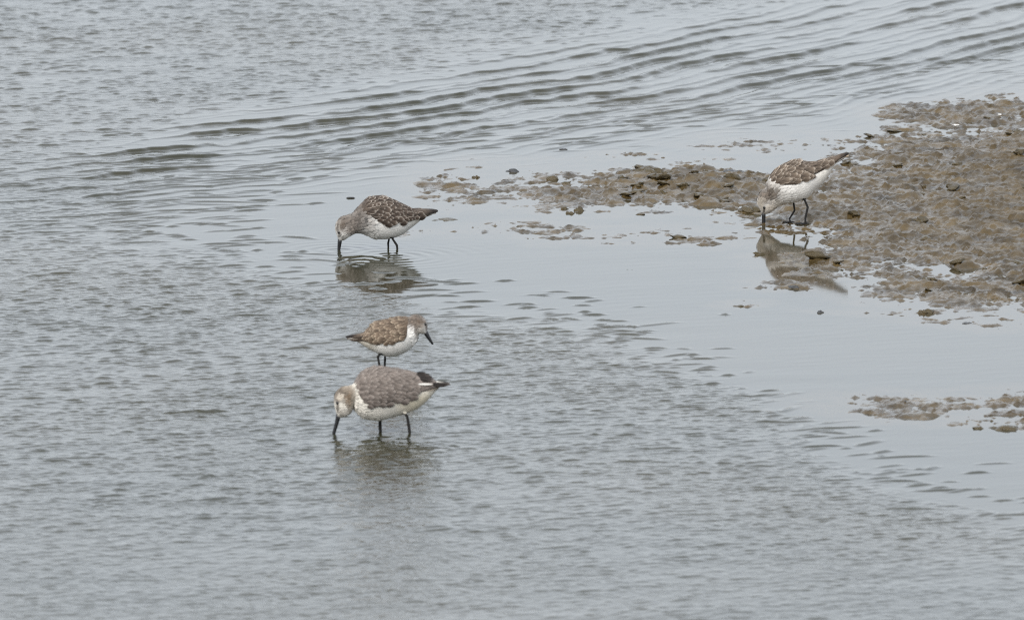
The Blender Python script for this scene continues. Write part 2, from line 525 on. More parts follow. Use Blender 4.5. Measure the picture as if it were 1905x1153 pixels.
# ------------------------------------------------------------------ the sandpipers
def plumage_material(name, bump=0.6):
    m, ns, ls, b = new_mat(name)
    at = node(ns, 'ShaderNodeAttribute', attribute_name='plumage')
    tc = node(ns, 'ShaderNodeTexCoord')
    mp = node(ns, 'ShaderNodeMapping')
    mp.inputs['Scale'].default_value = (0.45, 1, 1)
    ls.new(tc.outputs['Object'], mp.inputs['Vector'])
    n1 = node(ns, 'ShaderNodeTexNoise', Scale=520.0, Detail=4.0, Roughness=0.7)
    ls.new(mp.outputs['Vector'], n1.inputs['Vector'])
    mr = node(ns, 'ShaderNodeMapRange')
    mr.inputs['From Min'].default_value, mr.inputs['From Max'].default_value = 0.3, 0.7
    mr.inputs['To Min'].default_value, mr.inputs['To Max'].default_value = 0.80, 1.12
    ls.new(n1.outputs['Fac'], mr.inputs['Value'])
    mx_ = node(ns, 'ShaderNodeVectorMath', operation='SCALE')
    ls.new(at.outputs['Color'], mx_.inputs[0])
    ls.new(mr.outputs[0], mx_.inputs['Scale'])
    ls.new(mx_.outputs[0], b.inputs['Base Color'])
    b.inputs['Roughness'].default_value = 0.85
    b.inputs['Specular IOR Level'].default_value = 0.15
    b.inputs['Sheen Weight'].default_value = 0.15
    bp = node(ns, 'ShaderNodeBump', Strength=bump, Distance=0.0012)
    ls.new(n1.outputs['Fac'], bp.inputs['Height'])
    ls.new(bp.outputs['Normal'], b.inputs['Normal'])
    return m

def feather_material(name, centre, mid, fringe, fringe_at=0.72, spread=0.25):
    """dark centre, paler fringe; UV.x runs across (-1..1 stored as 0..1), UV.y along"""
    m, ns, ls, b = new_mat(name)
    uv = node(ns, 'ShaderNodeUVMap', uv_map='feather')
    sp = node(ns, 'ShaderNodeSeparateXYZ')
    ls.new(uv.outputs['UV'], sp.inputs[0])
    ax = node(ns, 'ShaderNodeMath', operation='SUBTRACT')
    ax.inputs[1].default_value = 0.5
    ls.new(sp.outputs['X'], ax.inputs[0])
    ab = node(ns, 'ShaderNodeMath', operation='ABSOLUTE')
    ls.new(ax.outputs[0], ab.inputs[0])
    dx = node(ns, 'ShaderNodeMath', operation='MULTIPLY')
    dx.inputs[1].default_value = 2.0
    ls.new(ab.outputs[0], dx.inputs[0])
    mxm = node(ns, 'ShaderNodeMath', operation='MAXIMUM')
    ls.new(dx.outputs[0], mxm.inputs[0])
    ls.new(sp.outputs['Y'], mxm.inputs[1])
    tc = node(ns, 'ShaderNodeTexCoord')
    nz = node(ns, 'ShaderNodeTexNoise', Scale=5.0, Detail=2.0)
    ls.new(tc.outputs['Object'], nz.inputs['Vector'])
    ma = node(ns, 'ShaderNodeMath', operation='MULTIPLY_ADD')
    ma.inputs[1].default_value = 0.16
    ls.new(nz.outputs['Fac'], ma.inputs[0])
    sb = node(ns, 'ShaderNodeMath', operation='SUBTRACT')
    sb.inputs[1].default_value = 0.08
    ls.new(mxm.outputs[0], sb.inputs[0])
    ls.new(sb.outputs[0], ma.inputs[2])
    r = ramp(ns, [(0.10, centre), (fringe_at - 0.14, mid), (fringe_at + 0.06, fringe), (1.0, fringe)])
    ls.new(ma.outputs[0], r.inputs['Fac'])
    oi = node(ns, 'ShaderNodeObjectInfo')
    mr = node(ns, 'ShaderNodeMapRange')
    mr.inputs['To Min'].default_value, mr.inputs['To Max'].default_value = 1 - spread, 1 + spread
    ls.new(oi.outputs['Random'], mr.inputs['Value'])
    sc = node(ns, 'ShaderNodeVectorMath', operation='SCALE')
    ls.new(r.outputs['Color'], sc.inputs[0])
    ls.new(mr.outputs[0], sc.inputs['Scale'])
    ls.new(sc.outputs[0], b.inputs['Base Color'])
    b.inputs['Roughness'].default_value = 0.75
    b.inputs['Specular IOR Level'].default_value = 0.2
    return m

def feather_mesh(name, mat, point=0.5):
    """a small cupped feather: root at 0, tip at x=1, half width 0.5"""
    nu, nv = 5, 7
    V, UV, F = [], [], []
    for i in range(nv):
        v = i / (nv - 1)
        w = (min(1.0, (0.35 + 1.6 * v)) * (1 - v ** 3.2) ** point) * 0.5
        if i == nv - 1:
            w = 0.05
        for j in range(nu):
            u = j / (nu - 1) * 2 - 1
            V.append((v, u * w, -0.10 * u * u - 0.07 * v * v))
            UV.append((0.5 + 0.5 * u, v))
    for i in range(nv - 1):
        for j in range(nu - 1):
            F.append((i * nu + j, (i + 1) * nu + j, (i + 1) * nu + j + 1, i * nu + j + 1))
    me = mesh_from(name, V, F, mat)
    lay = me.uv_layers.new(name='feather')
    for l in me.loops:
        lay.data[l.index].uv = UV[l.vertex_index]
    return me

def simple_mat(name, col, rough, spec=0.5):
    m, ns, ls, b = new_mat(name)
    tc = node(ns, 'ShaderNodeTexCoord')
    n1 = node(ns, 'ShaderNodeTexNoise', Scale=400.0, Detail=3.0)
    ls.new(tc.outputs['Object'], n1.inputs['Vector'])
    r = ramp(ns, [(0.3, tuple(c * 0.75 for c in col)), (0.7, tuple(min(1, c * 1.25) for c in col))])
    ls.new(n1.outputs['Fac'], r.inputs['Fac'])
    ls.new(r.outputs['Color'], b.inputs['Base Color'])
    b.inputs['Roughness'].default_value = rough
    b.inputs['Specular IOR Level'].default_value = spec
    return m

M_PLUM = plumage_material('plumage')

def contour_material():
    m, ns, ls, b = new_mat('contour_feather')
    oi = node(ns, 'ShaderNodeObjectInfo')
    uv = node(ns, 'ShaderNodeUVMap', uv_map='feather')
    sp = node(ns, 'ShaderNodeSeparateXYZ')
    ls.new(uv.outputs['UV'], sp.inputs[0])
    mr = node(ns, 'ShaderNodeMapRange')          # barbs a touch paler towards the tip
    mr.inputs['To Min'].default_value, mr.inputs['To Max'].default_value = 0.92, 1.06
    ls.new(sp.outputs['Y'], mr.inputs['Value'])
    sc = node(ns, 'ShaderNodeVectorMath', operation='SCALE')
    ls.new(oi.outputs['Color'], sc.inputs[0])
    ls.new(mr.outputs[0], sc.inputs['Scale'])
    ls.new(sc.outputs[0], b.inputs['Base Color'])
    b.inputs['Roughness'].default_value = 0.85
    b.inputs['Specular IOR Level'].default_value = 0.15
    return m
M_CONTOUR = contour_material()
M_BILL = simple_mat('black_bill', (0.010, 0.010, 0.011), 0.35)
M_EYE = simple_mat('dark_eye', (0.006, 0.005, 0.004), 0.08)

def catmull(P, n):
    P = np.asarray(P, float)
    d = np.linalg.norm(np.diff(P[:, :4], axis=0), axis=1) ** 0.5
    t = np.concatenate([[0], np.cumsum(d)])
    tt = np.linspace(0, t[-1], n)
    m = np.zeros_like(P)
    for i in range(len(P)):
        if 0 < i < len(P) - 1:
            m[i] = ((P[i] - P[i - 1]) / (t[i] - t[i - 1]) * (t[i + 1] - t[i]) + (P[i + 1] - P[i]) / (t[i + 1] - t[i]) * (t[i] - t[i - 1])) / (t[i + 1] - t[i - 1])
    m[0] = (P[1] - P[0]) / (t[1] - t[0])
    m[-1] = (P[-1] - P[-2]) / (t[-1] - t[-2])
    k = np.clip(np.searchsorted(t, tt, side='right') - 1, 0, len(P) - 2)
    h = (t[k + 1] - t[k])[:, None]
    s = ((tt - t[k]) / (t[k + 1] - t[k]))[:, None]
    return (2 * s**3 - 3 * s**2 + 1) * P[k] + (s**3 - 2 * s**2 + s) * h * m[k] + (-2 * s**3 + 3 * s**2) * P[k + 1] + (s**3 - s**2) * h * m[k + 1]

class Bird:
    """profile traced from the photograph: view = (x0, y0, enlargement) of the tracing; the bird stands in an upright plane at its feet"""
    def __init__(s, view, foot, yaw):
        s.view, s.yaw = view, yaw
        s.P0 = ground(*foot)
        s.d = np.array([math.cos(yaw), math.sin(yaw), 0.0])
        s.n = np.array([-math.sin(yaw), math.cos(yaw), 0.0])
        s.unit = mpp(foot[1]) / view[2]
    def loc(s, zx, zy):
        x0, y0, k = s.view
        r = ray(x0 + zx / k, y0 + zy / k)
        t = np.dot(s.P0 - CAM, s.n) / np.dot(r, s.n)
        p = CAM + r * t - s.P0
        return float(np.dot(p, s.d)), float(p[2])

def inside_edge(edge, zx, zy):
    ex, ey = zip(*edge)
    return (min(ex) <= zx <= max(ex)) and zy <= np.interp(zx, ex, ey)

def blob(c, zx, zy, b):
    cx, cy, rx, ry, col, k = b
    w = k * np.exp(-(((zx - cx) / rx) ** 2 + ((zy - cy) / ry) ** 2) ** 2)
    return c * (1 - w[:, None]) + np.array(col) * w[:, None]

def build_bird(spec):
    B = Bird(spec['view'], spec['foot'], spec.get('yaw', 0.0))
    u1 = B.unit
    root = bpy.data.objects.new('sandpiper', None)
    COL.objects.link(root)
    root.empty_display_size = 0.05
    root.location = tuple(B.P0)
    root.rotation_euler = (0, 0, B.yaw)
    root['label'], root['category'], root['group'] = spec['label'], 'bird', 'sandpipers feeding in the shallows'
    # --- loft of the trunk, neck and head
    rows = []
    for tx, ty, bx, by, w in spec['pairs']:
        a, b = B.loc(tx, ty), B.loc(bx, by)
        rows.append((a[0], a[1], b[0], b[1], w * u1, tx, ty, bx, by))
    C = catmull(rows, 110)
    NP = 40
    phi = np.linspace(0, 2 * np.pi, NP, endpoint=False)
    cx, cz = (C[:, 0] + C[:, 2]) / 2, (C[:, 1] + C[:, 3]) / 2
    hx, hz = (C[:, 0] - C[:, 2]) / 2, (C[:, 1] - C[:, 3]) / 2
    w = np.maximum(C[:, 4], 0.0008)
    def surf(i, f):
        return np.array([cx[i] + hx[i] * math.cos(f), -w[i] * math.sin(f), cz[i] + hz[i] * math.cos(f)])
    def prof(i, f):
        k = 0.5 + 0.5 * math.cos(f)
        return C[i, 7] + (C[i, 5] - C[i, 7]) * k, C[i, 8] + (C[i, 6] - C[i, 8]) * k
    V, F = [], []
    for i in range(len(C)):
        for f in phi:
            V.append(surf(i, f))
    for i in range(len(C) - 1):
        for j in range(NP):
            F.append((i * NP + j, i * NP + (j + 1) % NP, (i + 1) * NP + (j + 1) % NP, (i + 1) * NP + j))
    F.append(tuple(range(NP))[::-1])
    F.append(tuple((len(C) - 1) * NP + j for j in range(NP)))
    V = [Vector(v) for v in V]
    # --- legs and toes, merged with the trunk below
    fwd = spec['heading']
    legs = []
    for (pts, side, r0) in spec['legs']:
        q = [Vector((B.loc(x, y)[0], side, B.loc(x, y)[1] + (side * math.tan(ELEV) * 0.0))) for x, y in pts]
        end = q[-1].copy()
        end.z = min(end.z, -0.003)
        q.append(Vector((end.x, side, -0.010)))
        rr = [r0 * 1.3] + [r0 * 1.05] * (len(q) - 2) + [r0 * 0.95]
        if len(q) >= 4:
            rr[2] = r0 * 1.22
        legs.append((q, rr))
        v2, f2 = tube(q, rr, 10)
        o_ = len(V)
        V += v2
        F += [tuple(a + o_ for a in f_) for f_ in f2]
        for ang in (-0.5, 0.0, 0.5, math.pi):
            ln = 0.016 if abs(ang) < 1 else 0.006
            dv = Vector((fwd * math.cos(ang), math.sin(ang), 0))
            foot_z = spec.get('toe_z', -0.008)
            p0 = Vector((q[-1].x, side, foot_z))
            v2, f2 = tube([p0 - dv * 0.001, p0 + dv * ln * 0.5 + Vector((0, 0, 0.0006)), p0 + dv * ln], [0.0014, 0.0012, 0.0009], 8)
            o_ = len(V)
            V += v2
            F += [tuple(a + o_ for a in f_) for f_ in f2]
    tmp = mesh_from('body', V, F)
    to = bpy.data.objects.new('body_tmp', tmp)
    COL.objects.link(to)
    rm = to.modifiers.new('r', 'REMESH')
    rm.mode, rm.voxel_size = 'VOXEL', 0.0008
    sm = to.modifiers.new('s', 'SMOOTH')
    sm.factor, sm.iterations = 0.5, 3
    dg = bpy.context.evaluated_depsgraph_get()
    dg.update()
    me = bpy.data.meshes.new_from_object(to.evaluated_get(dg))
    bpy.data.objects.remove(to)
    me.name = 'body'
    me.materials.clear()
    me.materials.append(M_PLUM)
    me.polygons.foreach_set('use_smooth', [True] * len(me.polygons))
    # --- plumage colours in the tracing's own coordinates
    co = np.zeros(len(me.vertices) * 3)
    me.vertices.foreach_get('co', co)
    co = co.reshape(-1, 3)
    W = B.P0[None] + co[:, :1] * B.d[None] + co[:, 2:3] * np.array([[0, 0, 1.0]])
    ppx, ppy = project(W[:, 0], W[:, 1], W[:, 2])
    zx, zy = (ppx - B.view[0]) * B.view[2], (ppy - B.view[1]) * B.view[2]
    nn = perlin(co[:, 0] * 260, (co[:, 2] + co[:, 1] * 0.6) * 420, 5)
    n2 = perlin(co[:, 0] * 90, (co[:, 2] + co[:, 1]) * 110, 6)
    def paint(zx, zy, nn, n2):
        c = np.tile(np.array(spec['white'], float), (len(zx), 1))
        jx_, jy_ = zx + n2 * spec['jit'], zy + n2 * spec['jit']
        for b in spec['paint']:
            bb = list(b[:6])
            st = b[6] if len(b) > 6 else 0.0
            if sum(bb[4]) < 1.3:
                bb[4] = tuple(0.68 * v for v in bb[4])
            w_ = bb[5] * np.exp(-(((jx_ - bb[0]) / bb[2]) ** 2 + ((jy_ - bb[1]) / bb[3]) ** 2) ** 2)
            sh = np.clip(1 + st * nn * 0.9, 0.35, 1.5)
            c = c * (1 - w_[:, None]) + np.array(bb[4])[None] * sh[:, None] * w_[:, None]
        return c
    colr = paint(zx, zy, nn, n2)
    ex, ey = zip(*spec['edge'])
    back = (zx > min(ex)) & (zx < max(ex)) & (zy < np.interp(zx, ex, ey) - 8)
    colr[back] = np.array(spec['back']) * (1 + 0.35 * nn[back, None])
    legc = np.zeros(len(co), bool)
    for q, rr in legs:
        top = q[1].z + 0.004
        for a, b_ in zip(q[:-1], q[1:]):
            a_, bq = np.array(a), np.array(b_)
            ab = bq - a_
            t = np.clip(((co - a_) @ ab) / max(ab @ ab, 1e-9), 0, 1)
            dist = np.linalg.norm(co - (a_ + t[:, None] * ab), axis=1)
            legc |= (dist < 0.0034) & (co[:, 2] < top + 0.0005)
    legc |= co[:, 2] < 0.0035
    legc &= co[:, 2] < max(q[1].z for q, _ in legs) + 0.004
    colr[legc] = np.array((0.020, 0.019, 0.018)) * (1 + 0.25 * nn[legc, None])
    ca = me.color_attributes.new('plumage', 'FLOAT_COLOR', 'POINT')
    ca.data.foreach_set('color', np.concatenate([np.clip(colr, 0.005, 0.9), np.ones((len(co), 1))], 1).astype(np.float32).ravel())
    body = add_obj('body', me, root)
    # --- bill
    pts = [B.loc(x, y) for x, y, _ in spec['bill']]
    v2, f2 = tube([Vector((p[0], 0, p[1])) for p in pts], [(r * u1, r * u1 * 0.8) for _, _, r in spec['bill']], 12)
    add_obj('bill', mesh_from('bill', v2, f2, M_BILL), root)
    # --- eyes
    P = np.array([[*prof(i, f), *surf(i, f)] for i in range(len(C)) for f in np.linspace(0, np.pi, 33)])
    ez = spec['eye']
    k = np.argmin((P[:, 0] - ez[0]) ** 2 + (P[:, 1] - ez[1]) ** 2)
    for sgn in (-1, 1):
        bm = bmesh.new()
        bmesh.ops.create_uvsphere(bm, u_segments=16, v_segments=10, radius=ez[2] * u1)
        em = bpy.data.meshes.new('eye')
        bm.to_mesh(em)
        bm.free()
        em.polygons.foreach_set('use_smooth', [True] * len(em.polygons))
        em.materials.append(M_EYE)
        e = add_obj('eye', em, root)
        e.location = (P[k, 2], sgn * (abs(P[k, 3]) - ez[2] * u1 * 0.35), P[k, 4])
    # --- folded wings: a shell on each flank, dressed with feathers
    n_i = len(C)
    rng = np.random.default_rng(spec['seed'])
    lim = np.full(n_i, -1.0)
    for i in range(n_i):
        for f in np.linspace(0.05, 2.3, 60):
            if inside_edge(spec['edge'], *prof(i, f)):
                lim[i] = f
    ok = [i for i in range(n_i) if lim[i] > 0.3]
    i0, i1 = min(ok), max(ok)
    NV = 14
    fm = feather_mesh('feather', feather_material('feather_' + spec['key'], *spec['feather']))
    fc = feather_mesh('contour_feather', M_CONTOUR, 0.45)
    fs0 = spec['fsize'] * u1
    arc0 = np.concatenate([[0], np.cumsum(np.hypot(np.diff(cx), np.diff(cz)))])
    tot = arc0[-1]
    a, r_ = tot * spec.get('neck', 0.62), 0
    while a < tot - 0.006:
        i = int(np.clip(np.searchsorted(arc0, a), 2, n_i - 2))
        hd = sstep(0.70, 0.86, a / tot)                         # smaller feathers on neck and head
        sz = fs0 * (0.62 - 0.20 * hd)
        girth = (math.hypot(hx[i], hz[i]) + w[i]) / 2
        df = sz * 0.72 / max(girth, 1e-4)
        for sgn in (1, -1):
            f = 0.05 + (0.5 * df if r_ % 2 else 0.0)
            while f < 3.02:
                ff = f + rng.normal(0, 0.12) * df
                zq = prof(i, ff)
                f += df
                if (lim[i] > 0.3 and ff < lim[i] + 0.06) or math.hypot(zq[0] - spec['eye'][0], zq[1] - spec['eye'][1]) < spec['eye'][2] * 3.1:
                    continue
                s_, s2 = surf(i, ff), surf(i - 2, ff)
                hl = max(math.hypot(hx[i], hz[i]), 1e-6)
                nrm = np.array([hx[i] / hl * math.cos(ff) * w[i], -math.sin(ff) * hl, hz[i] / hl * math.cos(ff) * w[i]])
                nrm /= max(np.linalg.norm(nrm), 1e-9)
                axv = s2 - s_
                axv /= max(np.linalg.norm(axv), 1e-9)
                col = paint(np.array([zq[0]]), np.array([zq[1]]), np.array([rng.normal(0, 0.35)]), np.array([rng.normal(0, 0.3)]))[0] * rng.uniform(0.93, 1.05)
                ax_v = Vector((axv[0], axv[1] * sgn, axv[2]))
                nv_ = Vector((nrm[0], nrm[1] * sgn, nrm[2])).normalized()
                ax_v = (ax_v + nv_ * (0.03 + rng.uniform(0, 0.06)) + Vector(rng.normal(0, 0.07, 3))).normalized()
                sd_ = nv_.cross(ax_v).normalized()
                o = add_obj('contour_feather', fc, body)
                o.color = (*np.clip(col, 0.01, 0.9), 1)
                M = Matrix(((*ax_v, 0), (*sd_, 0), (*ax_v.cross(sd_).normalized(), 0), (0, 0, 0, 1))).transposed()
                kk = rng.uniform(0.8, 1.2)
                p = s_ + nrm * 0.0003
                o.matrix_local = Matrix.Translation((p[0], p[1] * sgn, p[2])) @ M @ Matrix.Diagonal((sz * 1.35 * kk, sz * 0.9 * kk, sz * 0.5, 1))
        a += sz * 0.7
        r_ += 1
    fl = feather_mesh('flight_feather', feather_material('flight_feather_' + spec['key'], *spec['flight']), 0.75)
    for sgn in (1, -1):
        Vw, Fw = [], []
        nI = i1 - i0 + 1
        for layer in (1, 0):
            for i in range(i0, i1 + 1):
                L = max(lim[i], 0.3)
                ei = min(1, (i - i0) / 5, (i1 - i) / 12)
                for j in range(NV):
                    t = j / (NV - 1)
                    f = 0.02 + t * (L - 0.02)
                    s_ = surf(i, f)
                    nrm = np.array([0, -math.sin(f) * abs(math.hypot(hx[i], hz[i])), 0]) + np.array([hx[i], 0, hz[i]]) / max(math.hypot(hx[i], hz[i]), 1e-6) * math.cos(f) * w[i]
                    nrm = nrm / max(np.linalg.norm(nrm), 1e-9)
                    off = (0.0004 + 0.0012 * math.sqrt(max(ei, 0)) * (1 - t ** 6)) if layer else -0.0012
                    p = s_ + nrm * off
                    Vw.append((p[0], p[1] * sgn, p[2]))
        def ix(l, a, b):
            return l * nI * NV + a * NV + b
        for a in range(nI - 1):
            for b in range(NV - 1):
                Fw.append((ix(0, a, b), ix(0, a + 1, b), ix(0, a + 1, b + 1), ix(0, a, b + 1)))
                Fw.append((ix(1, a, b), ix(1, a, b + 1), ix(1, a + 1, b + 1), ix(1, a + 1, b)))
            Fw.append((ix(0, a, NV - 1), ix(0, a + 1, NV - 1), ix(1, a + 1, NV - 1), ix(1, a, NV - 1)))
            Fw.append((ix(0, a, 0), ix(1, a, 0), ix(1, a + 1, 0), ix(0, a + 1, 0)))
        for b in range(NV - 1):
            Fw.append((ix(0, 0, b), ix(0, 0, b + 1), ix(1, 0, b + 1), ix(1, 0, b)))
            Fw.append((ix(0, nI - 1, b), ix(1, nI - 1, b), ix(1, nI - 1, b + 1), ix(0, nI - 1, b + 1)))
        wme = mesh_from('wing', Vw, Fw, M_PLUM)
        bm = bmesh.new()
        bm.from_mesh(wme)
        bmesh.ops.recalc_face_normals(bm, faces=bm.faces)
        bm.to_mesh(wme)
        bm.free()
        wc = np.zeros(len(wme.vertices) * 3)
        wme.vertices.foreach_get('co', wc)
        wc = wc.reshape(-1, 3)
        nw = perlin(wc[:, 0] * 260, (wc[:, 2] + wc[:, 1] * 0.6) * 420, 5)
        cc = np.array(spec['back'])[None] * (1 + 0.5 * nw[:, None])
        tp = spec['tip']
        tx0, tx1 = B.loc(tp[0], 200)[0], B.loc(tp[1], 200)[0]
        kt = sstep(0, 1, (wc[:, 0] - tx0) / (tx1 - tx0) + 0.4 * nw)[:, None]
        cc = cc * (1 - kt) + np.array((0.022, 0.018, 0.016)) * kt
        ca = wme.color_attributes.new('plumage', 'FLOAT_COLOR', 'POINT')
        ca.data.foreach_set('color', np.concatenate([np.clip(cc, 0.01, 0.9), np.ones((len(wc), 1))], 1).astype(np.float32).ravel())
        wing = add_obj('wing', wme, root)
        # rows of covert and scapular feathers, tips towards the tail
        def put(mesh, nm, p, ax, nrm, ln, wd, tilt):
            ax, nrm = Vector(ax).normalized(), Vector(nrm).normalized()
            ax = (ax + nrm * tilt).normalized()
            side = nrm.cross(ax).normalized()
            up_ = ax.cross(side).normalized()
            M = Matrix((( *ax, 0), (*side, 0), (*up_, 0), (0, 0, 0, 1))).transposed()
            S_ = Matrix.Diagonal((ln, wd, ln * 0.9, 1))
            o = add_obj(nm, mesh, wing)
            o.matrix_local = Matrix.Translation(p) @ M @ S_
        fs = spec['fsize'] * u1
        seg = np.hypot(np.diff(cx), np.diff(cz))
        arc = np.concatenate([[0], np.cumsum(seg)])
        a_lo, a_hi = arc[i0], arc[i1]
        step = fs * 0.62
        r_ = 0
        a = a_lo + spec.get('bare', 0.30) * (a_hi - a_lo)
        a_end = a_lo + spec.get('covered', 0.72) * (a_hi - a_lo)
        a0_ = a_hi - (a_end - a_lo)
        a = a0_
        while a < a_hi - fs * 0.35:
            i = int(np.clip(np.searchsorted(arc, a), 1, n_i - 2))
            L = lim[i]
            if L > 0.3:
                girth = (abs(math.hypot(hx[i], hz[i])) + w[i]) / 2
                df = fs * 0.66 / max(girth, 1e-4)
                f = 0.08 + (0.5 * df if r_ % 2 else 0.0)
                while f < L + 0.02:
                    ff = f + rng.normal(0, 0.14) * df
                    s_, s2 = surf(i, ff), surf(i - 2, ff)
                    nrm = np.array([hx[i] / max(math.hypot(hx[i], hz[i]), 1e-6) * math.cos(ff), -math.sin(ff), hz[i] / max(math.hypot(hx[i], hz[i]), 1e-6) * math.cos(ff)])
                    axv = s2 - s_
                    axv = axv / max(np.linalg.norm(axv), 1e-9) + (0.10 + rng.normal(0, 0.12)) * np.array([0, 0, -1.0]) * math.sin(ff)
                    k = rng.uniform(0.75, 1.2)
                    p = s_ + nrm * 0.0019
                    put(fm, 'feather', (p[0], p[1] * sgn, p[2]), (axv[0], axv[1] * sgn, axv[2]), (nrm[0], nrm[1] * sgn, nrm[2]), fs * 1.25 * k, fs * 0.95 * k, 0.10 + rng.normal(0, 0.03))
                    f += df
            a += step
            r_ += 1
        # long flight feathers given by root and tip in the tracing
        for (x0, y0, x1, y1, wd) in spec['long']:
            a_, b_ = B.loc(x0, y0), B.loc(x1, y1)
            k0 = np.argmin((P[:, 0] - x0) ** 2 + (P[:, 1] - y0) ** 2)
            k1 = np.argmin((P[:, 0] - x1) ** 2 + (P[:, 1] - y1) ** 2)
            ya, yb = abs(P[k0, 3]) + 0.0022, abs(P[k1, 3]) * 0.8 + 0.0016
            p = Vector((a_[0], -ya * sgn, a_[1]))
            e_ = Vector((b_[0], -yb * sgn, b_[1]))
            dv = e_ - p
            put(fl, 'flight_feather', p, dv, Vector((0, -sgn, 0.55)), dv.length, wd * u1, 0.0)
    return root

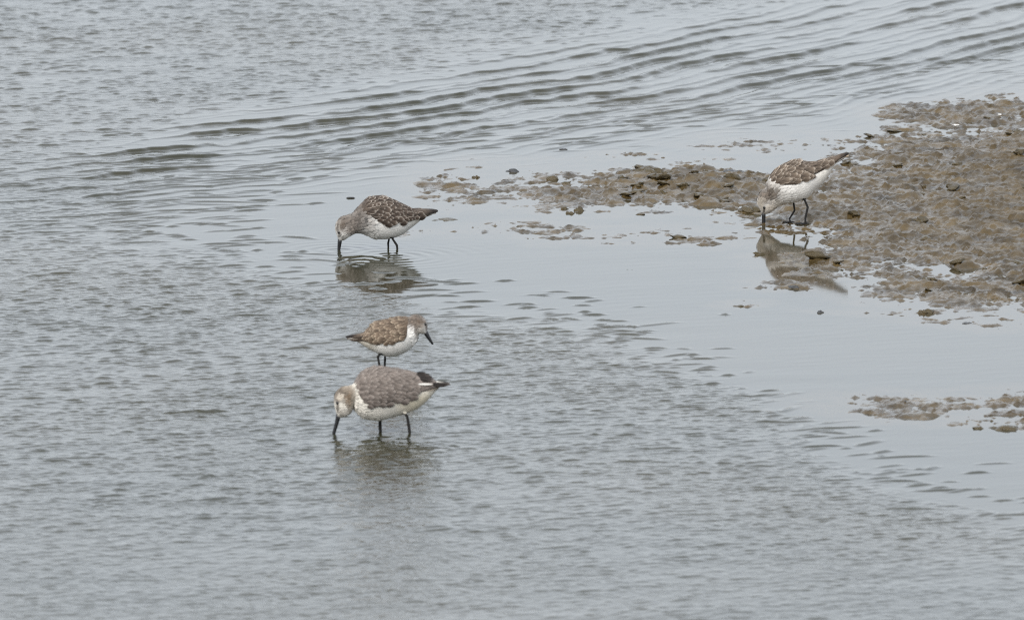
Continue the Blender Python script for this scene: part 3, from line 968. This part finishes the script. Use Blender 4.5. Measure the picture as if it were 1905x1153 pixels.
WHITE = (0.74, 0.72, 0.68)
BIRDS = [
 dict(key='scaly', label='sandpiper with dark scaly back probing calm water, its pale reflection whole beneath it',
  view=(600, 350, 1384 / 240.0), foot=(730.0, 461.8), yaw=R(12), heading=-1, seed=1, white=WHITE, jit=14,
  pairs=[(1236,238,1238,252,8),(1170,233,1180,282,35),(1060,230,1090,312,60),(965,225,1010,378,95),(870,182,930,440,130),(770,137,840,505,155),
         (660,101,730,541,170),(570,99,620,550,172),(490,120,530,536,165),(430,160,460,503,145),(375,212,395,486,115),(325,266,340,490,92),
         (262,290,290,518,82),(195,315,250,540,76),(148,375,228,555,66),(134,440,216,562,50),(150,500,208,566,34),(168,545,203,568,20)],
  bill=[(188,540,24),(184,580,23),(179,625,19),(175,672,16),(171,760,13)], eye=(166,468,15),
  legs=[([(740,500),(728,548),(717,600),(719,640)],0.009,0.0014),([(720,490),(742,540),(785,605),(790,650)],-0.009,0.0016)],
  edge=[(395,190),(420,255),(500,292),(560,336),(620,364),(700,350),(800,354),(900,332),(1000,314),(1100,286),(1238,252)],
  back=(0.085,0.066,0.052), feather=((0.022,0.017,0.014),(0.075,0.055,0.042),(0.27,0.235,0.20),0.86), flight=((0.03,0.024,0.02),(0.07,0.055,0.042),(0.30,0.25,0.19),0.86),
  fsize=68, bare=0.0, tip=(1080, 1190),
  long=[(900,300,1225,240,34),(880,318,1180,262,30),(870,335,1110,288,28),(880,270,1130,236,36),(860,245,1050,240,40)],
  paint=[(1100,330,190,90,(0.62,0.57,0.47),0.6),(220,350,120,85,(0.165,0.132,0.108),0.95,0.7),(325,370,95,160,(0.20,0.172,0.15),0.95,0.8),(400,280,80,150,(0.20,0.175,0.155),0.85,0.9),
         (270,460,70,60,(0.34,0.29,0.25),0.85,0.6),(235,540,50,45,(0.66,0.63,0.58),0.9),(170,410,13,55,(0.42,0.38,0.33),0.7),(192,415,22,40,(0.13,0.095,0.07),0.8),
         (150,430,14,45,(0.10,0.075,0.055),0.8),(166,490,20,40,(0.10,0.08,0.06),0.8),(380,200,100,80,(0.17,0.145,0.125),0.95,0.8),(450,390,80,90,(0.42,0.39,0.36),0.55,1.4)]),
 dict(key='upright', label='sandpiper standing with raised head, its bill clear of the rippled water',
  view=(620, 570, 1905 / 240.0), foot=(711.0, 699.0), yaw=R(-6), heading=1, seed=2, white=WHITE, jit=18,
  pairs=[(182,446,236,498,15),(300,424,322,508,60),(430,402,400,545,100),(520,325,500,610,150),(620,242,610,668,195),(740,212,720,720,225),
         (860,185,840,742,235),(970,166,960,722,232),(1060,164,1080,672,212),(1105,158,1170,600,178),(1140,146,1232,515,145),(1185,124,1252,430,125),
         (1240,122,1278,398,118),(1300,142,1310,402,108),(1345,176,1330,406,92),(1380,225,1345,408,70),(1392,290,1355,408,45),(1390,350,1365,404,28)],
  bill=[(1352,370,36),(1376,405,35),(1410,462,27),(1445,518,21),(1472,560,13)], eye=(1366,256,22),
  legs=[([(800,640),(742,660),(668,722),(702,900),(710,1010)],-0.009,0.0016),([(790,690),(756,745),(752,800),(748,905),(752,990)],0.009,0.0015)],
  edge=[(185,468),(300,448),(430,430),(520,448),(600,480),(680,552),(760,515),(870,505),(980,500),(1070,480),(1108,420),(1118,240)],
  back=(0.125,0.092,0.066), feather=((0.055,0.040,0.028),(0.15,0.11,0.078),(0.28,0.225,0.165),0.84), flight=((0.03,0.024,0.02),(0.08,0.06,0.045),(0.22,0.17,0.13),0.86),
  neck=0.76, fsize=84, bare=0.05, tip=(420, 260),
  long=[(560,410,186,448,60),(600,440,240,480,55),(640,480,300,452,60),(760,440,480,430,80)],
  paint=[(430,560,220,110,(0.62,0.55,0.43),0.7),(330,480,120,50,(0.20,0.155,0.12),0.85),(1240,180,160,105,(0.16,0.12,0.092),0.95,0.6),(1060,190,130,70,(0.15,0.12,0.095),0.95,0.5),
         (1300,360,60,60,(0.60,0.55,0.49),0.8),(1300,265,70,55,(0.28,0.225,0.18),0.85,0.4),(1320,215,60,22,(0.15,0.11,0.08),0.7),(1378,300,22,70,(0.12,0.09,0.07),0.8),
         (1240,290,32,150,(0.22,0.18,0.15),0.8,0.4),(440,475,70,40,(0.75,0.73,0.69),0.0)]),
 dict(key='grey', label='largest sandpiper, plain grey-brown back and ruffled black tail feathers, bill in rippled water',
  view=(590, 670, 1415 / 270.0), foot=(735.0, 804.5), yaw=R(7), heading=-1, seed=3, white=(0.74, 0.70, 0.62), jit=14,
  pairs=[(1290,215,1292,232,10),(1190,205,1195,262,40),(1110,185,1130,330,70),(1010,150,1050,415,100),(900,114,950,485,130),(800,95,850,524,150),
         (700,80,745,552,160),(600,68,640,582,165),(500,86,545,584,163),(425,132,440,560,150),(375,190,378,505,126),(350,235,352,450,96),
         (300,250,322,515,84),(240,262,280,542,80),(190,305,252,553,72),(163,365,238,557,57),(166,430,228,560,42),(180,495,222,562,26),(190,530,220,560,18)],
  bill=[(208,520,24),(203,560,23),(188,620,19),(168,690,17),(155,735,15),(148,800,13)], eye=(192,412,16),
  legs=[([(640,540),(622,596),(622,655),(625,710)],0.010,0.0021),([(830,480),(870,535),(886,632),(897,720)],-0.010,0.0019)],
  edge=[(352,200),(380,290),(430,385),(480,436),(560,430),(640,402),(800,384),(900,350),(1000,300),(1090,272),(1160,258)],
  back=(0.185,0.155,0.135), feather=((0.085,0.070,0.060),(0.165,0.138,0.120),(0.225,0.195,0.172),0.84,0.2), flight=((0.10,0.075,0.055),(0.19,0.145,0.10),(0.36,0.29,0.21),0.86),
  fsize=58, bare=0.0, tip=(1110, 1300),
  long=[(880,330,1190,250,40),(860,345,1150,262,36),(850,300,1120,258,46)],
  paint=[(1000,420,230,120,(0.66,0.58,0.42),0.75),(1240,232,70,40,(0.022,0.018,0.016),1.0),(1050,165,110,28,(0.025,0.02,0.018),0.95),(1040,215,80,22,(0.80,0.79,0.77),0.95),
         (1120,262,110,36,(0.24,0.18,0.12),0.85),(265,310,110,85,(0.25,0.195,0.145),0.92,0.5),(195,345,55,75,(0.19,0.155,0.125),0.9,0.5),(285,395,38,80,(0.20,0.125,0.07),0.85,0.4),
         (215,355,34,26,(0.62,0.55,0.46),0.8),(255,510,55,60,(0.66,0.61,0.54),0.85),(320,430,45,110,(0.30,0.25,0.19),0.75,0.4),(196,450,14,60,(0.12,0.09,0.07),0.8)],
  ruff=[(860,160,1130,165,60,9),(880,178,1115,182,50,11),(850,148,1100,140,56,7),(900,150,1060,120,44,6),(965,215,1120,217,26,14),(1060,222,1295,224,44,9),(1080,228,1260,238,40,8)]),
 dict(key='muddy', label='sandpiper probing at the mud edge, body tipped forward with its wing tips raised high',
  view=(1370, 260, 1153 / 240.0), foot=(1484.0, 416.0), yaw=R(3), heading=-1, seed=4, white=WHITE, jit=13, toe_z=0.001,
  pairs=[(1003,117,1003,126,8),(940,131,970,158,20),(850,164,885,222,40),(760,190,830,315,65),(680,206,770,390,90),(600,200,700,455,115),
         (520,190,625,528,130),(445,217,545,552,135),(375,256,470,566,130),(315,312,410,578,115),(275,372,365,602,92),(262,432,330,628,74),
         (225,458,305,645,66),(195,500,288,655,58),(185,545,276,662,48),(195,595,268,666,36),(215,635,264,667,22),(225,652,262,666,15)],
  bill=[(243,640,19),(243,680,18),(244,720,16),(245,770,15),(246,820,14)], eye=(243,598,13),
  legs=[([(530,520),(514,566),(524,640),(478,712),(488,755)],0.008,0.0014),([(590,500),(610,540),(634,596),(611,700),(614,735)],-0.008,0.0016)],
  edge=[(278,345),(320,374),(400,390),(520,388),(600,354),(700,294),(780,254),(880,197),(1005,126)],
  back=(0.120,0.092,0.070), feather=((0.045,0.034,0.026),(0.13,0.10,0.074),(0.29,0.245,0.20),0.86), flight=((0.03,0.024,0.02),(0.11,0.08,0.058),(0.34,0.27,0.20),0.86),
  fsize=60, bare=0.0, tip=(900, 985),
  long=[(700,255,1000,119,26),(700,275,960,150,26),(690,290,900,185,24),(640,235,860,180,30),(620,340,730,290,30)],
  paint=[(820,300,120,110,(0.70,0.66,0.58),0.5),(235,505,85,75,(0.155,0.122,0.095),0.95,0.8),(310,475,60,85,(0.17,0.138,0.11),0.92,0.8),(350,590,70,50,(0.60,0.55,0.48),0.8,0.3),
         (290,620,55,40,(0.55,0.49,0.41),0.85),(215,580,26,60,(0.48,0.42,0.34),0.8),(243,625,14,40,(0.10,0.075,0.055),0.85),(232,545,26,22,(0.48,0.43,0.37),0.6),
         (275,385,16,60,(0.10,0.08,0.065),0.6),(330,400,60,40,(0.50,0.47,0.43),0.5,1.2)]),
]
for spec in BIRDS:
    r = build_bird(spec)
    if 'ruff' in spec:                              # wind-ruffled black plumes over the tail
        B = Bird(spec['view'], spec['foot'], spec['yaw'])
        fm = feather_mesh('plume', feather_material('black_plume', (0.012, 0.010, 0.009), (0.02, 0.016, 0.014), (0.06, 0.05, 0.045), 0.9), 0.6)
        fw = feather_mesh('plume', feather_material('white_plume', (0.60, 0.58, 0.54), (0.55, 0.53, 0.49), (0.45, 0.42, 0.38), 0.9), 0.6)
        for i, (x0, y0, x1, y1, wd, yo) in enumerate(spec['ruff']):
            for sgn in (1, -1):
                a, b = B.loc(x0, y0), B.loc(x1, y1)
                p, e = Vector((a[0], sgn * yo * 0.0011, a[1])), Vector((b[0], sgn * yo * 0.0010, b[1]))
                ax = (e - p).normalized()
                nrm = Vector((0, sgn, 0.5)).normalized()
                side = nrm.cross(ax).normalized()
                up_ = ax.cross(side).normalized()
                o = add_obj('plume', fw if i == 4 else fm, r)
                M = Matrix(((*ax, 0), (*side, 0), (*up_, 0), (0, 0, 0, 1))).transposed()
                o.matrix_local = Matrix.Translation(p) @ M @ Matrix.Diagonal(((e - p).length, wd * B.unit, wd * B.unit, 1))
